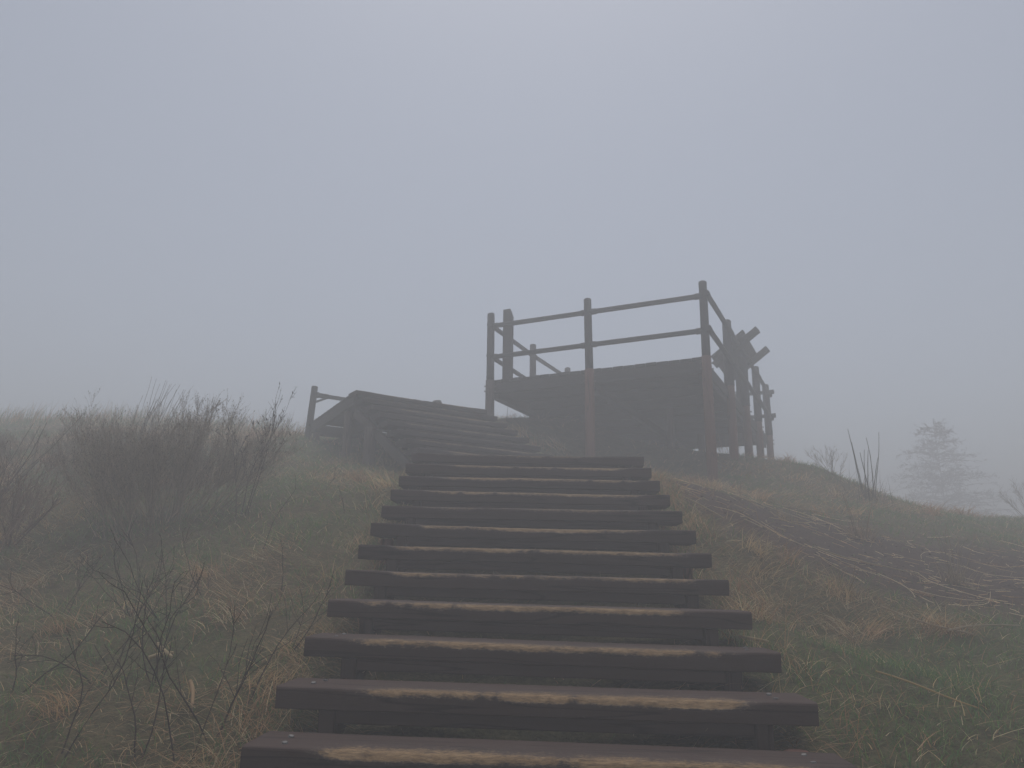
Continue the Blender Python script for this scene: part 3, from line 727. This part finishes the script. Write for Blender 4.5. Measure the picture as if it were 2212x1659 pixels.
def shrub(name, label, base, h, out, n0, per1, per2, tint, group=None, r0=.006, leaf=None, rmin=.0014, buds=0, cat='shrub', foot=.08):
    P0, R0 = stems(base, n0, h, out, 7, r0, rmin=rmin, foot=foot)
    P1, R1 = grow(P0, R0, per1, h * .42, .45, 5, rmin=rmin, start=.25)
    root = empty(name, (base[0], base[1], gz(*base)), label, cat, group)
    def loc(ch): v, q, c = ch; return v - np.array([base[0], base[1], gz(*base)]), q, c
    v, q, c = loc(tubes(P0, R0, twigcol(P0, tint), 4)); props(link('stems', np_mesh('stems', v, quad=q, col=c), M['twig'], root), kind='stuff')
    parts = [tubes(P1, R1, twigcol(P1, tint), 3)]
    if per2:
        P2, R2 = grow(P1, R1, per2, h * .2, .5, 4, rmin=rmin * .8, start=.2); parts.append(tubes(P2, R2, twigcol(P2, tint), 3))
    else: P2 = P1
    v, q, c = loc(merge(parts)); props(link('twigs', np_mesh('twigs', v, quad=q, col=c), M['twig'], root), kind='stuff')
    if buds:
        v, q, c = loc(leafbits(P2, buds, leaf[0], leaf[1])); props(link('buds', np_mesh('buds', v, quad=q, col=c), M['grass'], root), kind='stuff')
    return root
def at_ground(px, py, d0=1.5, d1=30):
    """where the ray through a pixel of the photograph meets the slope"""
    v = ray(px, py); ds = np.linspace(d0, d1, 1500); k = ds / v[1]
    g = hz(v[0] * k, ds) - (EYE + v[2] * k); i = np.argmax(g > 0)
    return (float(v[0] * k[i]), float(ds[i]))

BROWN = (.28, .22, .16); RED = (.21, .14, .10); DARK = (.040, .028, .024)
BUD = [(.10, .085, .05), (.07, .045, .035), (.16, .13, .09), (.06, .07, .04)]
b = at_ground(345, 1135)
shrub('bare_shrub', 'large dense bare shrub of fine brown twigs on the grass slope facing the raised landing', b, .82, .72, 100, 11, 10, BROWN, None, .0036, (.012, BUD), .0011, 2, foot=.5)
shrub('bare_shrub', 'low sparse bare shrub growing against the foot of the large dense shrub', (b[0] - .85, b[1] - .45), .55, .85, 16, 7, 4, RED, None, .005, (.012, BUD), .0016, 1)
b2 = (b[0] - 1.9, b[1] + 1.4)
shrub('bare_shrub', 'wide pale bare shrub behind the large dense shrub, half lost in mist', b2, .55, .75, 60, 8, 6, BROWN, None, .0042, (.012, BUD), .0015, 1, foot=.85)
b3 = at_ground(-70, 1230)
shrub('bare_shrub', 'reddish bare shrub at the edge of the slope, away from the stairs', b3, .72, .5, 26, 8, 6, RED, None, .004, (.012, BUD), .0013, 1, foot=.25)
tw = (b[0] + .62, b[1] - .1)
shrub('leafy_branch_shrub', 'thin shrub with small dark leaves leaning out of the large dense shrub', tw, .86, .26, 4, 7, 3, (.08, .06, .048), None, .0038, (.028, [(.04, .05, .03), (.05, .045, .03)]), .0019, 2)
for px_, d_, nm in ((1800, 10.3, 'tangled bare bramble on the crest beside the tall dry reeds'), (2210, 11.0, 'pale bare shrub on the crest near the misty conifer'), (1575, 11.6, 'low bare brush growing under the back edge of the viewing platform')):
    v = ray(px_, 1000); xb = v[0] * d_ / v[1]
    shrub('bare_bramble', nm, (xb, d_), .5 if px_ > 2000 else .40, 1.0, 12, 6, 4, BROWN, None, .003, None, .0014, 0)

# briars: thin thorny stems in the near grass
def briar(base, h, n0, out, label, group, lean=0.0, azr=(0, math.tau), per=5, leaves=True):
    P0, R0 = stems(base, n0, h, out, 8, .0030, .12, .03, azr, lean, .0013)
    P1, R1 = grow(P0, R0, per, h * .34, .7, 5, .15, .3, .14, .5, .0014)
    P2, R2 = grow(P0, R0, 12, .018, 1.3, 2, 0, .05, 0, .2, .0009)
    g = np.array([base[0], base[1], gz(*base)])
    root = empty('briar', tuple(g), label, 'briar', group)
    def loc(ch): v, q, c = ch; return v - g, q, c
    for nm, P_, R_, m_ in (('stem', P0, R0, 5), ('side_shoot', P1, R1, 4)):
        for k in range(len(P_)):
            v, q, c = loc(tubes(P_[k:k + 1], R_[k:k + 1], twigcol(P_[k:k + 1], DARK), m_)); link(nm, np_mesh(nm, v, quad=q, col=c), M['twig'], root)
    v, q, c = loc(tubes(P2, R2, twigcol(P2, RED), 3)); props(link('thorns', np_mesh('thorns', v, quad=q, col=c), M['twig'], root), kind='stuff')
    if leaves:
        v, q, c = loc(leafbits(P1, 2, .013, [(.06, .085, .035), (.08, .07, .04), (.05, .06, .03)])); props(link('leaf_buds', np_mesh('leaf_buds', v, quad=q, col=c), M['grass'], root), kind='stuff')
HUSK = 'thorny briar rising beside the pale reed husks in the grass'
LOW = 'thorny briar in the tangled dry grass beside the lowest treads'
SPR = 'spreading many-branched briar in the grass below the large dense shrub'
RODS = 'single thin slanting briar rod in the grass beside the upper treads of the lower stairs'
FAR = 'briar in the grass below the reddish shrub, away from the stairs'
for (px_, py_, h, n0, out, lean, azr, per, lab) in ((455, 1600, .62, 3, .45, .1, (0, 6.28), 5, LOW), (300, 1640, .55, 2, .4, .2, (0, 3.1), 5, HUSK), (120, 1640, .60, 2, .35, .15, (.2, 1.2), 4, FAR), (620, 1420, .50, 2, .25, .2, (.2, 1.2), 3, LOW),
        (205, 1480, .50, 3, .55, .1, (0, 6.28), 6, FAR), (330, 1480, .52, 3, .5, .1, (0, 6.28), 6, HUSK), (20, 1500, .45, 2, .4, .2, (0, 1.5), 4, FAR), (520, 1530, .66, 1, .2, .35, (.1, .7), 3, LOW), (400, 1660, .60, 2, .4, .1, (0, 6.28), 4, HUSK),
        (290, 1330, .52, 4, .8, .1, (0, 6.28), 7, SPR), (360, 1345, .50, 4, .8, .1, (0, 6.28), 6, SPR), (560, 1190, .5, 1, .2, .35, (.1, .8), 2, RODS), (700, 1060, .42, 1, .2, .3, (.2, .9), 2, RODS), (130, 1330, .45, 3, .6, .1, (0, 6.28), 5, FAR), (450, 1290, .48, 2, .4, .2, (0, 3.1), 4, SPR),
        (745, 1110, .35, 1, .15, .15, (0, 6), 1, RODS), (600, 1290, .34, 1, .3, .25, (0, 1.5), 2, RODS)):
    briar(at_ground(px_, py_), h, n0, out, lab, {HUSK: 'briars by the reed husks', LOW: 'briars beside the lowest treads', SPR: 'briars below the large shrub', RODS: 'thin briar rods beside the stairs', FAR: 'briars below the reddish shrub'}[lab], lean, azr, per)

# clumps of tall dry stalks
def stalk_clump(name, label, base, n_, h, out, r, tint, cat='dry grass', group=None, blad=0, foot=.12, azr=(0, math.tau), wig=.035):
    g = np.array([base[0], base[1], gz(*base)])
    root = empty(name, tuple(g), label, cat, group)
    for k in range(n_):
        P, Rd = stems(base, 1, h, out, 8, r, wig, foot, azr, 0, r * .5)
        Rd[:, 3] *= 1.25; Rd[:, 5] *= 1.25
        v, q, c = tubes(P, Rd, twigcol(P, tint, .2), 5); link('stalk', np_mesh('stalk', v - g, quad=q, col=c), M['straw'], root)
    if blad:
        bx = base[0] + rng.normal(0, foot, blad); by = base[1] + rng.normal(0, foot, blad)
        v, q, c = blades(np.stack([bx, by, hz(bx, by)], -1), rng.uniform(0, math.tau, blad), h * rng.uniform(.25, .6, blad), rng.uniform(.05, .6, blad), rng.uniform(.2, 1.5, blad), np.full(blad, max(.004, base[1] * .0008)), cols([tint, tuple(1.3 * a for a in tint)], blad), 4)
        props(link('dry_leaves', np_mesh('dry_leaves', v - g, quad=q, col=c), M['straw'], root), kind='stuff')
    return root
v = ray(1872, 1080); stalk_clump('dry_reed_clump', 'clump of tall upright dry reed stalks on the crest of the slope', (float(v[0] * 9.35 / v[1]), 9.35), 8, .84, .13, .0060, (.11, .085, .06), 'reeds', None, 60, .17)
stalk_clump('dry_grass_tussock', 'tan tussock of upright dry grass in the bare soil below the tall reeds', at_ground(1860, 1165), 7, .40, .3, .003, (.26, .18, .11), blad=130, foot=.06)
stalk_clump('dry_grass_tussock', 'spiky dry grass tussock with pale broken stems amid long straw on bare soil', at_ground(2065, 1262), 10, .42, .5, .003, (.28, .21, .14), blad=110, foot=.05)
stalk_clump('dry_grass_tussock', 'small dry grass tussock in the bare soil close to the stairs', at_ground(1700, 1128), 4, .22, .6, .003, (.30, .22, .12), blad=90, foot=.05)
stalk_clump('dry_grass_tussock', 'flattened dry grass tussock between the bare soil and the grass', at_ground(1828, 1285), 4, .24, .8, .003, (.30, .22, .12), blad=90, foot=.06)
stalk_clump('dry_grass_tussock', 'pale dry stalks standing beside the foot of the upper stairs', at_ground(850, 1003), 7, .46, .3, .0035, (.32, .25, .14), blad=60, foot=.09)
stalk_clump('dry_grass_tussock', 'short pale dry stalks among the log posts of the raised landing', at_ground(760, 1003), 7, .30, .5, .0035, (.30, .24, .14), blad=60, foot=.16)
stalk_clump('plume_grass', 'tall thin plume grass leaning above the back of the large dense shrub', (float(ray(270, 900)[0] * 9.2 / ray(270, 900)[1]), 9.2), 26, .95, .45, .0034, (.17, .14, .10), blad=60, foot=.45, azr=(-.5, .5))
p_ = at_ground(-30, 1120); stalk_clump('plume_grass', 'tall thin plume grass leaning out over the reddish shrub', (p_[0] - .05, p_[1] - .2), 9, 1.05, .75, .0036, (.12, .10, .08), blad=30, foot=.15, azr=(-.4, .4))
stalk_clump('wild_plant', 'single thin dry plant on the ridge between the upper stairs and the viewing platform', (float(ray(1093, 900)[0] * 10.2), 10.25), 1, .26, .05, .005, (.05, .045, .035), 'plant', None, 8, .02)

# separate reed stems and husks lying about
def lying(name, label, p0, p1, r, tint, kink=0.0, cat='straw', flat=1.0):
    a, b_ = np.array(at_ground(*p0)), np.array(at_ground(*p1)); t = np.linspace(0, 1, 7)
    nrm = np.array([-(b_ - a)[1], (b_ - a)[0]])
    xy = a[None] + (b_ - a)[None] * t[:, None] + nrm[None] * (kink * np.sin(t * math.pi))[:, None]
    zz = hz(xy[:, 0], xy[:, 1]) + .05
    P = np.c_[xy, zz]; g = P[0].copy()
    Rd = np.full((1, 7), r) * np.array([1, 1, 1.12, 1, .95, .9, .7])
    v, q, c = tubes((P - g)[None], Rd, np.array([tint]), 6)
    if flat != 1: v[:, 2] = v[:, 2] * 1.0
    o = link(name, np_mesh(name, v, quad=q, col=c), M['straw'], None, Matrix.Translation(Vector(g)))
    props(o, label, cat)
PALE = (.40, .31, .18); YEL = (.38, .26, .11)
lying('reed_stem', 'long straight yellow straw stem lying in the grass between stairs and bare soil', (1895, 1478), (2115, 1562), .0038, YEL, .015)
lying('reed_stem', 'pale curved reed husk lying crosswise in the grass among the briars', (318, 1448), (372, 1437), .0085, PALE, .12)
lying('reed_stem', 'short thick pale reed husk touching the curved husk among the briars', (337, 1417), (368, 1447), .0085, PALE)
lying('reed_stem', 'pale upright reed husk in dry grass near the lowest treads', (408, 1500), (411, 1556), .008, (.36, .24, .13), .03)
lying('reed_stem', 'pale split reed lying by the stair end beside the worn treads', (1596, 1400), (1664, 1412), .008, PALE)
lying('reed_stem', 'long bent straw stem on bare soil running down from the stairs', (1475, 1086), (1565, 1134), .005, (.36, .28, .17), .02)
lying('reed_stem', 'long pale straw stem lying across the bare soil', (1690, 1104), (1880, 1125), .005, (.36, .29, .19), -.03)
lying('reed_stem', 'longest straw stem slanting down across the bare soil', (1760, 1195), (1990, 1258), .005, (.36, .29, .19), .02)
lying('reed_stem', 'thin straw stem at the lower border of the bare soil', (1905, 1330), (2105, 1392), .005, (.33, .25, .16), .02)
lying('reed_stem', 'kinked pale straw stem on bare soil beside the spiky tussock', (2050, 1385), (2205, 1372), .005, (.38, .31, .21), .06)

# young conifer beyond the crest
def conifer(base, h):
    g = np.array([base[0], base[1], gz(*base)])
    root = empty('larch_tree', tuple(g), 'young larch tree beyond the crest, almost lost in the mist', 'tree')
    P = np.zeros((1, 10, 3)); P[0, :, 2] = np.linspace(-.1, h, 10); P[0, :, 0] = .05 * np.sin(np.linspace(0, 3, 10)); P[0] += g
    Rd = np.linspace(.06, .008, 10)[None]
    v, q, c = tubes(P, Rd, np.array([(.05, .04, .035)]), 8); link('trunk', np_mesh('trunk', v - g, quad=q, col=c), M['twig'], root)
    nb_ = 260; zf = .30 + .69 * rng.random(nb_); az = rng.uniform(0, math.tau, nb_)
    L = (1 - zf) ** .8 * 5.8 * rng.uniform(.6, 1.1, nb_) + .10
    B = np.zeros((nb_, 6, 3)); B[:, 0] = g + np.stack([np.zeros(nb_), np.zeros(nb_), zf * h], -1)
    for k in range(1, 6):
        el = .30 - .09 * k + .10 * rng.normal(0, 1, nb_)
        B[:, k] = B[:, k - 1] + np.stack([np.cos(az) * np.cos(el), np.sin(az) * np.cos(el), np.sin(el)], -1) * (L / 5)[:, None]
    BR = np.linspace(.016, .004, 6)[None] * np.ones((nb_, 1))
    S1, SR = grow(B, BR, 9, .40, .8, 4, -.05, .1, .12, .5, .006)
    v, q, c = merge([tubes(B, BR, twigcol(B, (.05, .042, .036)), 4), tubes(S1, SR, twigcol(S1, (.05, .045, .035)), 3)])
    props(link('branches', np_mesh('branches', v - g, quad=q, col=c), M['twig'], root), kind='stuff')
    v, q, c = leafbits(S1, 10, .06, [(.035, .042, .028), (.045, .045, .03)], .05); props(link('crown', np_mesh('crown', v - g, quad=q, col=c), M['grass'], root), kind='stuff')
TD_ = 29.0; v = ray(2040, 1100); tb = (float(v[0] * TD_ / v[1]), TD_)
ztop = float(atd(2035, 905, TD_)[2]); conifer(tb, ztop - gz(*tb))

# ------------------------------------------------------------------ mist
zlo = float(Z.min()) - 1.5
hb_ = bmesh.new(); bmesh.ops.create_cube(hb_, size=1)
for v in hb_.verts: v.co = Vector((v.co.x * 540, v.co.y * 540 + 20, zlo if v.co.z < 0 else 6.6))
me = bpy.data.meshes.new('haze'); hb_.to_mesh(me); hb_.free()
hm = bpy.data.materials.new('mist'); hm.use_nodes = True; n = hm.node_tree; n.nodes.clear()
o_ = n.nodes.new('ShaderNodeOutputMaterial'); pv = n.nodes.new('ShaderNodeVolumePrincipled')
pv.inputs['Color'].default_value = (.76, .765, .775, 1); pv.inputs['Density'].default_value = HAZE_DENSITY; pv.inputs['Anisotropy'].default_value = .25
n.links.new(pv.outputs[0], o_.inputs['Volume'])
props(link('haze', me, hm), 'pale grey mist hanging over the hilltop', 'mist', kind='stuff')
